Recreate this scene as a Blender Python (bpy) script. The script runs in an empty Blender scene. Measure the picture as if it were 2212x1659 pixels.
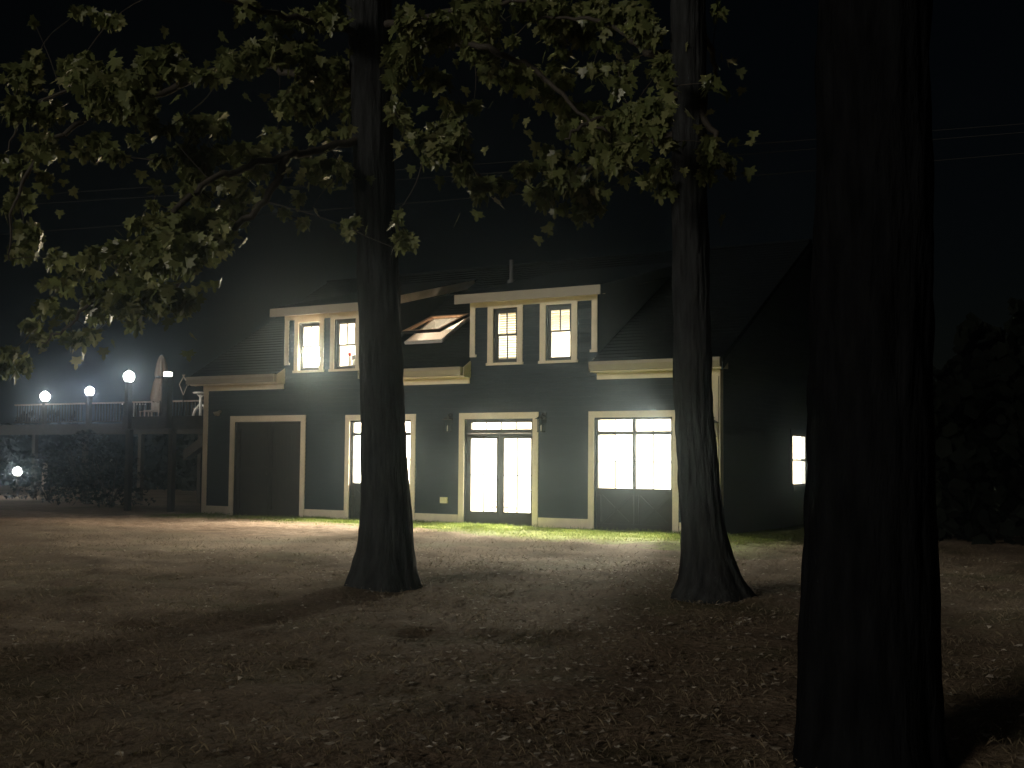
import bpy, math, random
from mathutils import Vector, noise
random.seed(7)
R = math.radians
S = bpy.context.scene
col = S.collection
# ------------------------------------------------------------------ camera calibration
FPX = 2700.0; PITCH, ROLL, YAW = R(3.5), R(.49), R(31.5); EYE = 1.55
fw = Vector((0, math.cos(PITCH), math.sin(PITCH))); up = Vector((0, -math.sin(PITCH), math.cos(PITCH))); rt = Vector((1, 0, 0))
r2 = rt*math.cos(ROLL) + up*math.sin(ROLL); u2 = -rt*math.sin(ROLL) + up*math.cos(ROLL)
CAM = Vector((0, 0, EYE))
def at(px, py, Z):
    """measured picture position + distance -> a point in the world"""
    return CAM + (fw + r2*((px-1106)/FPX) - u2*((py-829.5)/FPX))*Z
HO = Vector((-0.2295, 26.6337, 0.1729))          # house origin, on the facade's foot line
ux = Vector((math.cos(YAW), -math.sin(YAW), 0)); uy = Vector((math.sin(YAW), math.cos(YAW), 0))
def hw(x, y, z): return HO + ux*x + uy*y + Vector((0, 0, z))
def to_house(p):
    d = Vector(p) - HO
    return d.dot(ux), d.dot(uy)

# ------------------------------------------------------------------ helpers
def tag(o, label=None, cat=None, group=None, kind=None):
    if label: o['label'] = label
    if cat: o['category'] = cat
    if group: o['group'] = group
    if kind: o['kind'] = kind
    return o
def empty(name, loc, rz=0):
    o = bpy.data.objects.new(name, None); col.objects.link(o)
    o.location = loc; o.rotation_euler = (0, 0, rz); o.empty_display_size = .2
    return o
class MB:
    def __init__(s): s.v = []; s.f = []; s.sm = []
    def add(s, vs, fs, smooth=False):
        b = len(s.v); s.v += [tuple(v) for v in vs]
        for f in fs: s.f.append(tuple(i+b for i in f)); s.sm.append(smooth)
        return s
    def box(s, x0, x1, y0, y1, z0, z1):
        v = [(x, y, z) for z in (z0, z1) for y in (y0, y1) for x in (x0, x1)]
        return s.add(v, [(0,2,3,1),(4,5,7,6),(0,1,5,4),(2,6,7,3),(0,4,6,2),(1,3,7,5)])
    def hexa(s, p):   # 8 points: bottom 4 loop, top 4 loop
        return s.add(p, [(3,2,1,0),(4,5,6,7),(0,1,5,4),(1,2,6,5),(2,3,7,6),(3,0,4,7)])
    def extrude(s, poly, x0, x1):   # poly of (y,z) extruded along x
        n = len(poly)
        v = [(x0, a, b) for a, b in poly] + [(x1, a, b) for a, b in poly]
        return s.add(v, [tuple(range(n))[::-1], tuple(range(n, 2*n))] + [(i, (i+1) % n, n+(i+1) % n, n+i) for i in range(n)])
    def tube(s, pts, rad, n=8, cap=True):
        pts = [Vector(p) for p in pts]; k = len(pts)
        if not hasattr(rad, '__len__'): rad = [rad]*k
        vs = []; a = None
        for i, p in enumerate(pts):
            t = (pts[min(i+1, k-1)] - pts[max(i-1, 0)])
            if t.length < 1e-6: t = Vector((0, 0, 1))
            t.normalize()
            if a is None: a = t.orthogonal().normalized()
            a = (a - t*a.dot(t)).normalized(); b = t.cross(a)
            for j in range(n):
                w = 2*math.pi*j/n
                vs.append(p + (a*math.cos(w) + b*math.sin(w))*rad[i])
        fs = [(i*n+j, i*n+(j+1) % n, (i+1)*n+(j+1) % n, (i+1)*n+j) for i in range(k-1) for j in range(n)]
        if cap: fs += [tuple(range(n))[::-1], tuple(range((k-1)*n, k*n))]
        return s.add(vs, fs, n > 4)
    def lathe(s, prof, c=(0, 0, 0), n=20):
        vs = [(c[0]+r*math.cos(2*math.pi*j/n), c[1]+r*math.sin(2*math.pi*j/n), c[2]+z) for r, z in prof for j in range(n)]
        k = len(prof)
        fs = [(i*n+j, i*n+(j+1) % n, (i+1)*n+(j+1) % n, (i+1)*n+j) for i in range(k-1) for j in range(n)]
        fs += [tuple(range(n))[::-1], tuple(range((k-1)*n, k*n))]
        return s.add(vs, fs, True)
    def build(s, name, m, parent=None, loc=None):
        me = bpy.data.meshes.new(name); me.from_pydata(s.v, [], s.f)
        me.polygons.foreach_set('use_smooth', s.sm); me.materials.append(m); me.update()
        o = bpy.data.objects.new(name, me); col.objects.link(o)
        if parent: o.parent = parent
        if loc: o.location = loc
        return o
def copy_tree(o, parent=None):
    c = o.copy(); col.objects.link(c); c.parent = parent
    for ch in list(o.children): copy_tree(ch, c)
    return c

# ------------------------------------------------------------------ materials
def nodes(name):
    m = bpy.data.materials.new(name); m.use_nodes = True
    nt = m.node_tree
    return m, nt, nt.nodes['Principled BSDF'], nt.nodes, nt.links
def mat(name, c, rough=.6, var=.15, scale=6, bump=.0, bscale=40, metal=0, stretch=(1, 1, 1), spec=.5):
    m, nt, p, N, L = nodes(name)
    tc = N.new('ShaderNodeTexCoord'); mp = N.new('ShaderNodeMapping'); mp.inputs['Scale'].default_value = stretch
    L.new(tc.outputs['Object'], mp.inputs['Vector'])
    n = N.new('ShaderNodeTexNoise'); n.inputs['Scale'].default_value = scale; n.inputs['Detail'].default_value = 6
    L.new(mp.outputs[0], n.inputs['Vector'])
    r = N.new('ShaderNodeValToRGB'); r.color_ramp.elements[0].position = .3; r.color_ramp.elements[1].position = .7
    r.color_ramp.elements[0].color = [max(0, x*(1-var)) for x in c] + [1]
    r.color_ramp.elements[1].color = [min(1, x*(1+var)) for x in c] + [1]
    L.new(n.outputs['Fac'], r.inputs[0]); L.new(r.outputs[0], p.inputs['Base Color'])
    p.inputs['Roughness'].default_value = rough; p.inputs['Metallic'].default_value = metal
    p.inputs['Specular IOR Level'].default_value = spec
    if bump:
        n2 = N.new('ShaderNodeTexNoise'); n2.inputs['Scale'].default_value = bscale; n2.inputs['Detail'].default_value = 5
        L.new(mp.outputs[0], n2.inputs['Vector'])
        b = N.new('ShaderNodeBump'); b.inputs['Strength'].default_value = bump; b.inputs['Distance'].default_value = .02
        L.new(n2.outputs['Fac'], b.inputs['Height']); L.new(b.outputs[0], p.inputs['Normal'])
    return m
def emit(name, c, s):
    m, nt, p, N, L = nodes(name)
    p.inputs['Base Color'].default_value = (.8, .8, .8, 1)
    p.inputs['Emission Color'].default_value = (*c, 1); p.inputs['Emission Strength'].default_value = s
    return m
M = dict(
    siding=mat('siding_paint', (.017, .030, .046), .55, .14, 3, .15, 90, stretch=(1, 1, 6), spec=.3),
    trim=mat('trim_paint', (.78, .70, .57), .5, .07, 5, .05),
    gutter=mat('gutter_metal', (.34, .31, .25), .4, .06, 4),
    door=mat('door_paint', (.030, .027, .025), .8, .15, 5, .08, spec=.15),
    sash=mat('sash_paint', (.035, .04, .042), .45, .15, 8),
    shingle=mat('shingle', (.006, .008, .010), .95, .4, 30, .4, 60, spec=.03),
    room=mat('room_paint', (.80, .78, .74), .7, .03, 3),
    floor=mat('room_floor', (.62, .56, .48), .5, .12, 4, stretch=(1, 8, 1)),
    blind=mat('blind_slat', (.82, .76, .62), .5, .05, 5),
    pine=mat('varnished_pine', (.60, .36, .22), .35, .15, 8, stretch=(1, 10, 1)),
    black=mat('black_metal', (.02, .02, .022), .4, .2, 20, metal=.6),
    darkwood=mat('dark_furniture_wood', (.10, .055, .035), .4, .2, 12),
    deck=mat('deck_timber', (.035, .029, .020), .7, .25, 6, .2, 40, stretch=(1, 6, 1)),
    rail=mat('weathered_white_rail', (.34, .29, .25), .6, .1, 8),
    white=mat('white_resin', (.8, .78, .74), .45, .04, 6),
    canvas=mat('umbrella_canvas', (.17, .135, .11), .85, .12, 14, .3, 60),
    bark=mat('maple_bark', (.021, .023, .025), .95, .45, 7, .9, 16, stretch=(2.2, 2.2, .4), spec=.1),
    darkbark=mat('shade_darkened_bark', (.0055, .006, .007), .95, .4, 7, .9, 16, stretch=(2.2, 2.2, .4), spec=.01),  # shade put into the bark colour so the nearest trunk goes black
    twig=mat('branch_bark', (.035, .03, .024), .8, .3, 12, .4, 30),
    plate=mat('outlet_plastic', (.8, .76, .55), .4, .03, 6),
    wire=mat('wire_sheath', (.03, .03, .03), .9, .05, 6, spec=.02),
    concrete=mat('concrete', (.30, .29, .27), .9, .2, 6, .4, 30),
    pipe=mat('grey_pipe', (.08, .085, .09), .6, .1, 6),
    red=mat('red_plastic', (.5, .03, .03), .4, .1, 6),
    grey=mat('dark_grey_casing', (.09, .08, .08), .4, .1, 6),
    wood=mat('darkened_foliage', (.006, .008, .006), .9, .4, 2, spec=.05),  # near black, so the added wood merges with the night sky
    bush=mat('bush_leaf', (.012, .016, .010), .8, .4, 3, spec=.1),
    lampwhite=emit('lamp_glass_lit', (1, .93, .82), 50),
    lampcool=emit('lamp_glass_cool', (.95, .93, 1), 42),
    lamprect=emit('lamp_panel_lit', (1, .95, .75), 12),
    lampviolet=emit('lamp_globe_violet', (.72, .62, 1), 5),
    bulb=emit('bulb_lit', (1, .86, .62), 500),
)
# window glass: thin, mostly clear with a faint mirror
def glass_mat():
    m = bpy.data.materials.new('window_glass'); m.use_nodes = True; nt = m.node_tree; N = nt.nodes; L = nt.links
    N.clear(); out = N.new('ShaderNodeOutputMaterial'); mix = N.new('ShaderNodeMixShader')
    t = N.new('ShaderNodeBsdfTransparent'); t.inputs[0].default_value = (.95, .97, .96, 1)
    g = N.new('ShaderNodeBsdfGlossy'); g.inputs['Roughness'].default_value = .03
    lw = N.new('ShaderNodeLayerWeight'); lw.inputs[0].default_value = .5
    pw = N.new('ShaderNodeMath'); pw.operation = 'POWER'; pw.inputs[1].default_value = 5; L.new(lw.outputs['Facing'], pw.inputs[0])
    fr = N.new('ShaderNodeMath'); fr.operation = 'MULTIPLY_ADD'; fr.inputs[1].default_value = .7; fr.inputs[2].default_value = .03; L.new(pw.outputs[0], fr.inputs[0])
    L.new(fr.outputs[0], mix.inputs[0]); L.new(t.outputs[0], mix.inputs[1]); L.new(g.outputs[0], mix.inputs[2]); L.new(mix.outputs[0], out.inputs[0])
    return m
M['glass'] = glass_mat()
def leaf_mat(name, ca, cb, cc, spec=.5, rough=.34):
    m, nt, p, N, L = nodes(name)
    g = N.new('ShaderNodeNewGeometry')
    r = N.new('ShaderNodeValToRGB'); e = r.color_ramp.elements
    e[0].color = (*ca, 1); e[1].color = (*cc, 1); k = e.new(.55); k.color = (*cb, 1)
    L.new(g.outputs['Random Per Island'], r.inputs[0]); L.new(r.outputs[0], p.inputs['Base Color'])
    p.inputs['Roughness'].default_value = rough; p.inputs['Specular IOR Level'].default_value = spec
    tr = N.new('ShaderNodeBsdfTranslucent'); L.new(r.outputs[0], tr.inputs[0])
    mx = N.new('ShaderNodeMixShader'); mx.inputs[0].default_value = .35
    L.new(p.outputs[0], mx.inputs[1]); L.new(tr.outputs[0], mx.inputs[2]); L.new(mx.outputs[0], N['Material Output'].inputs[0])
    return m
M['leaf'] = leaf_mat('maple_leaf', (.085, .105, .042), (.135, .16, .062), (.21, .22, .105))
M['grass'] = leaf_mat('grass_blade', (.09, .13, .028), (.14, .20, .04), (.23, .24, .08), .15, .6)
M['drygrass'] = leaf_mat('dry_grass_blade', (.10, .085, .055), (.17, .14, .095), (.25, .21, .15), .05, .8)
M['litter'] = leaf_mat('fallen_leaf', (.15, .12, .09), (.28, .24, .19), (.62, .58, .52), .15, .6)

# ------------------------------------------------------------------ ground
def ground_z(x, y):
    d = math.hypot(x, y)
    b = .17*min(1, max(0, (y+2)/27))
    hx, hy = to_house((x, y, 0))
    w = min(1, max(0, -hy/2.5)) if -9.5 < hx < 6 else 1
    if hy > 0 and -9.5 < hx < 6: w = 0
    n = noise.noise(Vector((x*.35, y*.35, 0)))*.075 + noise.noise(Vector((x*1.3, y*1.3, 3)))*.055 + noise.noise(Vector((x*4, y*4, 7)))*.024
    for cx, cy, rr, h in ((-1.42, 14.2, 1.1, .06), (2.07, 13.3, 1.2, .04), (1.8, 6.1, .9, .08)):
        q = ((x-cx)**2 + (y-cy)**2)/rr**2
        n += h*math.exp(-q)
    far = max(0, 1 - d/90)
    return b + n*w*far - (.02 if w == 0 else 0)
def axis(lo, hi, step, far_lo, far_hi):
    a = []; v = lo
    while v <= hi: a.append(v); v += step
    s = step; v = hi
    while v < far_hi: s *= 1.25; v += s; a.append(v)
    s = step; v = lo; b = []
    while v > far_lo: s *= 1.25; v -= s; b.append(v)
    return b[::-1] + a
xs = axis(-12, 9, .11, -400, 400); ys = axis(3.5, 28, .11, -60, 600)
g = MB(); nx = len(xs)
g.v = [(x, y, ground_z(x, y)) for y in ys for x in xs]
g.f = [(j*nx+i, j*nx+i+1, (j+1)*nx+i+1, (j+1)*nx+i) for j in range(len(ys)-1) for i in range(nx-1)]
g.sm = [True]*len(g.f)
def ground_mat():
    m, nt, p, N, L = nodes('yard_soil')
    tc = N.new('ShaderNodeTexCoord')
    def mapping(rz=0, loc=(0, 0, 0), sc=(1, 1, 1)):
        a = N.new('ShaderNodeMapping'); a.inputs['Location'].default_value = loc
        a.inputs['Rotation'].default_value = (0, 0, rz); a.inputs['Scale'].default_value = sc
        return a
    def nz(scale, detail=6, src=None, rough=.6):
        n = N.new('ShaderNodeTexNoise'); n.inputs['Scale'].default_value = scale; n.inputs['Detail'].default_value = detail
        n.inputs['Roughness'].default_value = rough
        L.new(src or tc.outputs['Object'], n.inputs['Vector']); return n.outputs['Fac']
    def ramp(src, stops):
        r = N.new('ShaderNodeValToRGB'); e = r.color_ramp.elements
        e[0].position, e[0].color = stops[0][0], (*stops[0][1], 1); e[1].position, e[1].color = stops[-1][0], (*stops[-1][1], 1)
        for q, c in stops[1:-1]: k = e.new(q); k.color = (*c, 1)
        L.new(src, r.inputs[0]); return r.outputs[0]
    def math_(op, a, b=None, clamp=False):
        n = N.new('ShaderNodeMath'); n.operation = op; n.use_clamp = clamp
        for i, v in enumerate((a, b)):
            if v is None: continue
            if isinstance(v, (int, float)): n.inputs[i].default_value = v
            else: L.new(v, n.inputs[i])
        return n.outputs[0]
    def mixc(f, a, b):
        n = N.new('ShaderNodeMix'); n.data_type = 'RGBA'; L.new(f, n.inputs[0]); L.new(a, n.inputs[6]); L.new(b, n.inputs[7]); return n.outputs[2]
    soil = ramp(nz(1.1), [(.3, (.115, .085, .060)), (.5, (.185, .143, .104)), (.7, (.26, .205, .15))])
    speck = ramp(nz(26, 3), [(.30, (.04, .03, .024)), (.52, (.19, .14, .10)), (.66, (.27, .20, .15)), (.78, (.45, .38, .31))])
    base = mixc(math_('MULTIPLY', nz(9), .95, True), soil, speck)
    turf = ramp(nz(14, 4), [(.3, (.035, .045, .016)), (.6, (.075, .088, .030)), (.8, (.12, .12, .05))])
    tmask = math_('MULTIPLY', math_('SUBTRACT', nz(.45, 8), .50), 7, True)
    base = mixc(math_('MULTIPLY', tmask, .5), base, turf)
    # house-aligned coordinates for the lawn strip under the wall and the worn gravel drive on the left
    sp = N.new('ShaderNodeSeparateXYZ')
    mp = N.new('ShaderNodeMapping'); mp.vector_type = 'TEXTURE'
    mp.inputs['Location'].default_value = HO; mp.inputs['Rotation'].default_value = (0, 0, -YAW)
    L.new(tc.outputs['Object'], mp.inputs['Vector']); L.new(mp.outputs[0], sp.inputs[0])
    X, Y = sp.outputs[0], sp.outputs[1]
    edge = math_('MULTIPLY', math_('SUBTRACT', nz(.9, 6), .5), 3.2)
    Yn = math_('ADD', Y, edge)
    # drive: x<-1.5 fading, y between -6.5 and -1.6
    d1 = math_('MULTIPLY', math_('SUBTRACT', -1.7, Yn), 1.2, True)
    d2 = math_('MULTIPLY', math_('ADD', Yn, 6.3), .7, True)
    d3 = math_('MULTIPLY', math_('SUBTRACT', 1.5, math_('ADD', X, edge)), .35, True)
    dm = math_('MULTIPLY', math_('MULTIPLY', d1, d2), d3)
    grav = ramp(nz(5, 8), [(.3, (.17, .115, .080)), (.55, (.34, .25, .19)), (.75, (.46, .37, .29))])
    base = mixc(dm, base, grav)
    l1 = math_('MULTIPLY', math_('ADD', Yn, math_('ADD', 2.6, math_('MULTIPLY', X, .28))), 1.6, True)
    l2 = math_('MULTIPLY', math_('MULTIPLY', math_('ADD', X, 9.5), .5, True), math_('SUBTRACT', 7.5, X, True))
    lawn = ramp(nz(7, 7), [(.32, (.09, .085, .035)), (.5, (.15, .19, .045)), (.7, (.25, .27, .10))])
    base = mixc(math_('MULTIPLY', l1, l2), base, lawn)
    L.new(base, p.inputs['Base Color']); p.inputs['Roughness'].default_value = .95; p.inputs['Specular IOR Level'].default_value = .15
    b = N.new('ShaderNodeBump'); b.inputs['Strength'].default_value = .9; b.inputs['Distance'].default_value = .05
    L.new(nz(16, 8), b.inputs['Height']); L.new(b.outputs[0], p.inputs['Normal'])
    return m
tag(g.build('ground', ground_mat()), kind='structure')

# ------------------------------------------------------------------ HOUSE
H = empty('house', HO, -YAW)
tag(H, 'dark blue-grey clapboard house with cream trim, two roof dormers and brightly lit windows', 'house')
XL, XR, DEP = -8.72, 4.95, 10.0
EZ, SL = 3.55, .577            # roof height at the wall plane, roof slope
D = [(-6.10, -3.60), (-.79, 2.32)]   # dormers
DT = 4.76
OPEN = [(-7.66, -5.54, -.05, 2.26), (-4.07, -2.34, -.05, 2.26), (-.91, .81, -.05, 2.26), (2.26, 3.99, -.05, 2.26)]
W1 = [(-5.66, -5.02, 3.46, 4.60), (-4.57, -3.94, 3.46, 4.62)]
W2 = [(-.20, .41, 3.46, 4.63), (1.10, 1.72, 3.46, 4.63)]
HOLES = OPEN + W1 + W2
def wall_rects(x0, x1, z0, z1, holes):
    zs = sorted({z0, z1} | {min(max(h[2], z0), z1) for h in holes} | {min(max(h[3], z0), z1) for h in holes})
    out = []
    for a, b in zip(zs, zs[1:]):
        if b-a < 1e-4: continue
        cur = x0
        for h in sorted(h for h in holes if h[2] < b-1e-4 and h[3] > a+1e-4 and h[1] > x0 and h[0] < x1):
            if h[0] > cur: out.append((cur, h[0], a, b))
            cur = max(cur, h[1])
        if cur < x1: out.append((cur, x1, a, b))
    return out
def clap(mb, rects, y0=0, step=.1):
    for x0, x1, z0, z1 in rects:
        k = math.floor(z0/step); z = k*step
        while z < z1-1e-4:
            a, b = max(z, z0), min(z+step, z1)
            ya = y0-.033+(a-z)/step*.031; yb = y0-.033+(b-z)/step*.031
            mb.add([(x0, ya, a), (x1, ya, a), (x1, yb, b), (x0, yb, b), (x0, y0, a), (x1, y0, a)], [(0, 1, 2, 3), (4, 5, 1, 0)])
            z += step
wall = MB()
R1 = wall_rects(XL, XR, -.05, EZ-.03, HOLES)
for d, w in zip(D, (W1, W2)): R1 += wall_rects(d[0], d[1], EZ-.03, DT+.1, w)
for x0, x1, z0, z1 in R1: wall.box(x0, x1, .002, .12, z0, z1)
clap(wall, R1)
wall.build('front_wall', M['siding'], H)
# gable walls (right one has a lit window), back wall
GW = (4.16, 5.20, .86, 2.02)
gm = MB()
for z0, z1 in ((-.05, GW[2]), (GW[3], EZ-.05)): gm.box(XR-.12, XR-.002, .13, DEP, z0, z1)
gm.box(XR-.12, XR-.002, .13, GW[0], GW[2], GW[3]); gm.box(XR-.12, XR-.002, GW[1], DEP, GW[2], GW[3])
gm.extrude([(.13, EZ-.05), (DEP, EZ-.05), (DEP/2+.06, EZ+SL*(DEP/2)-.05)], XR-.12, XR-.002)
z = 0
while z < EZ+SL*5-.1:
    a, b = 0, DEP
    if z > EZ-.1: a = (z-EZ+.12)/SL; b = DEP-a
    segs = [(a, b)]
    if z+.1 > GW[2] and z < GW[3]: segs = [(a, GW[0]), (GW[1], b)]
    for p, q in segs:
        if q > p: gm.add([(XR+.018, p, z), (XR+.018, q, z), (XR+.003, q, z+.1), (XR+.003, p, z+.1), (XR, p, z), (XR, q, z)], [(0, 1, 2, 3), (4, 5, 1, 0)])
    z += .1
gm.build('gable_wall', M['siding'], H)
g2 = MB(); g2.box(XL+.002, XL+.12, .13, DEP, -.05, EZ-.05); g2.extrude([(.13, EZ-.05), (DEP, EZ-.05), (DEP/2+.06, EZ+SL*(DEP/2)-.05)], XL+.002, XL+.12)
g2.box(XL+.13, XR-.13, DEP-.12, DEP, -.05, EZ-.05)
g2.build('rear_wall', M['siding'], H)
# main roof, in strips that leave the dormers and the skylight open
def roof_z(y): return EZ + SL*y
SKY = (-3.20, -2.14, .87, 2.02)
YM = (DT+.18+.24*.3-EZ)/(SL-.24)     # where a dormer roof runs into the main roof
rf = MB()
def slab(x0, x1, y0, y1, t=.10):
    rf.hexa([(x0, y0, roof_z(y0)-t), (x1, y0, roof_z(y0)-t), (x1, y1, roof_z(y1)-t), (x0, y1, roof_z(y1)-t),
             (x0, y0, roof_z(y0)), (x1, y0, roof_z(y0)), (x1, y1, roof_z(y1)), (x0, y1, roof_z(y1))])
def courses(x0, x1, y0, y1):
    y = y0
    while y < y1-.02:
        ye = min(y+.14, y1)
        rf.hexa([(x0, y, roof_z(y)+.001), (x1, y, roof_z(y)+.001), (x1, ye, roof_z(ye)+.001), (x0, ye, roof_z(ye)+.001),
                 (x0, y, roof_z(y)+.014), (x1, y, roof_z(y)+.014), (x1, ye, roof_z(ye)+.004), (x0, ye, roof_z(ye)+.004)])
        y += .14
RX0, RX1 = XL-.27, XR+.20
for a, b, y0 in ((RX0, D[0][0], -.30), (D[0][0], D[0][1], YM-.25), (D[1][0], D[1][1], YM-.25), (D[1][1], RX1, -.30)):
    slab(a, b, y0, DEP/2); courses(a, b, y0, DEP/2)
for a, b, y0, y1 in ((D[0][1], SKY[0], -.30, DEP/2), (SKY[1], D[1][0], -.30, DEP/2), (SKY[0], SKY[1], -.30, SKY[2]), (SKY[0], SKY[1], SKY[3], DEP/2)):
    slab(a, b, y0, y1); courses(a, b, y0, y1)
zr = roof_z(DEP/2); rf.hexa([(RX0, DEP/2, zr-.1), (RX1, DEP/2, zr-.1), (RX1, DEP+.3, EZ-SL*.3-.1), (RX0, DEP+.3, EZ-SL*.3-.1),
                             (RX0, DEP/2, zr), (RX1, DEP/2, zr), (RX1, DEP+.3, EZ-SL*.3), (RX0, DEP+.3, EZ-SL*.3)])
rf.box(RX0, RX1, DEP/2-.09, DEP/2+.09, zr-.02, zr+.03)
rf.build('main_roof', M['shingle'], H)
vp = MB(); vp.lathe([(.12, -.12), (.10, .03), (.05, .06), (.05, .55), (.03, .55)], (-2.24, 4.02, 5.87)); vp.build('vent_pipe', M['pipe'], H)
# eaves: gutter, soffit, frieze, end returns
def eave(x0, x1, over0, over1, fr0, fr1):
    # gutter: K profile
    a, b = x0-over0, x1+over1
    m = MB(); m.extrude([(-.30, 3.19), (-.36, 3.20), (-.375, 3.25), (-.405, 3.31), (-.405, 3.375), (-.395, 3.375), (-.39, 3.32), (-.36, 3.25), (-.35, 3.22), (-.31, 3.21), (-.31, 3.36), (-.30, 3.36)], a, b)
    m.box(a-.004, a-.001, -.40, -.30, 3.19, 3.372); m.box(b+.001, b+.004, -.40, -.30, 3.19, 3.372)
    m.build('gutter', M['gutter'], H)
    m = MB(); m.box(a, b, -.297, -.27, 3.17, 3.268); m.box(a, b, -.268, -.045, 3.17, 3.19)
    m.build('soffit', M['trim'], H)
    m = MB(); m.box(fr0, fr1, -.045, -.021, 3.035, 3.169); m.build('frieze_board', M['trim'], H)
    for x, s in ((a, -1), (b, 1)):
        m = MB(); m.extrude([(-.297, 3.165), (-.021, 3.165), (-.021, roof_z(-.021)-.012), (-.297, roof_z(-.297)-.012)], x+s*.001 if s > 0 else x-.026, x+.026 if s > 0 else x-.001)
        m.build('eave_return', M['trim'], H)
eave(XL, D[0][0], .27, .0, XL-.02, D[0][0]-.002)
eave(D[0][1], D[1][0], -.03, .0, D[0][1]+.002, D[1][0]+.002)
eave(D[1][1], XR, -.0, .17, D[1][1]+.0, XR+.02)
# gable rake boards
for x0, x1 in ((RX1-.03, RX1), (RX0, RX0+.03)):
    m = MB(); m.hexa([(x0, -.3, roof_z(-.3)-.24), (x1, -.3, roof_z(-.3)-.24), (x1, DEP/2, zr-.24), (x0, DEP/2, zr-.24), (x0, -.3, roof_z(-.3)-.105), (x1, -.3, roof_z(-.3)-.105), (x1, DEP/2, zr-.105), (x0, DEP/2, zr-.105)])
    m.build('rake_board', M['siding'], H)
# corner boards and skirt boards
for a, b in ((XL, XL+.15), (XR-.15, XR)):
    m = MB(); m.box(a, b, -.043, -.021, -.04, 3.034); m.build('corner_board', M['trim'], H)
m = MB(); m.box(XR+.02, XR+.04, -.043, .11, -.04, 3.16); m.build('corner_board', M['trim'], H)
for a, b in ((XL+.151, -7.81), (-5.389, -4.206), (-2.204, -1.056), (.956, 2.124), (4.131, XR-.151)):
    m = MB(); m.box(a, b, -.040, -.021, -.04, .178); m.box(a, b, -.052, -.021, .179, .20)
    m.build('skirt_board', M['trim'], H)

def casing(name, x0, x1, z0, z1, w, parent, side=None, sill=False, y=-.021):
    """x0..z1 = the opening; w = width of the boards around it"""
    m = MB(); m.box(x0-w, x0-.001, y-.026, y, z0, z1+w); m.box(x1+.001, x1+w, y-.026, y, z0, z1+w); m.box(x0-.001, x1+.001, y-.0258, y, z1, z1+w-.001)
    o = m.build(name, M['trim'], parent)
    m = MB(); # jambs
    m.box(x0-.001, x0+.02, y, .119, z0, z1); m.box(x1-.02, x1+.001, y, .119, z0, z1); m.box(x0+.0205, x1-.0205, y, .119, z1-.02, z1)
    m.build('jamb', M['sash'] if side is None else side, o)
    if sill:
        m = MB(); m.box(x0-w-.02, x1+w+.02, y-.05, y+.01, z0-.055, z0-.002); m.build('sill', M['trim'], o)
    return o

# dark carriage door (the former garage bay)
def part(name, m, matn, parent): return m.build(name, M[matn], parent)
gd = MB(); gd.box(-7.64, -5.56, .055, .10, -.03, 2.24)
carr = part('carriage_door', gd, 'door', H)
casing('door_casing', -7.66, -5.54, -.04, 2.26, .145, carr)
m = MB()
for x0, x1 in ((-7.635, -6.605), (-6.595, -5.565)):
    m.box(x0, x0+.11, .03, .054, -.02, 2.23); m.box(x1-.11, x1, .03, .054, -.02, 2.23)
    m.box(x0+.111, x1-.111, .031, .054, -.02, .16); m.box(x0+.111, x1-.111, .031, .054, 2.09, 2.23); m.box(x0+.111, x1-.111, .031, .054, 1.02, 1.14)
    for i in range(1, 7): m.box(x0+.11+i*.115, x0+.115+i*.115, .053, .0545, .16, 2.09)
part('door_frame', m, 'door', carr)
m = MB(); m.tube([(-6.63, .01, 1.0), (-6.63, -.03, 1.0), (-6.63, -.03, 1.16), (-6.63, .01, 1.16)], .01, 6); part('handle', m, 'black', carr)

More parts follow.
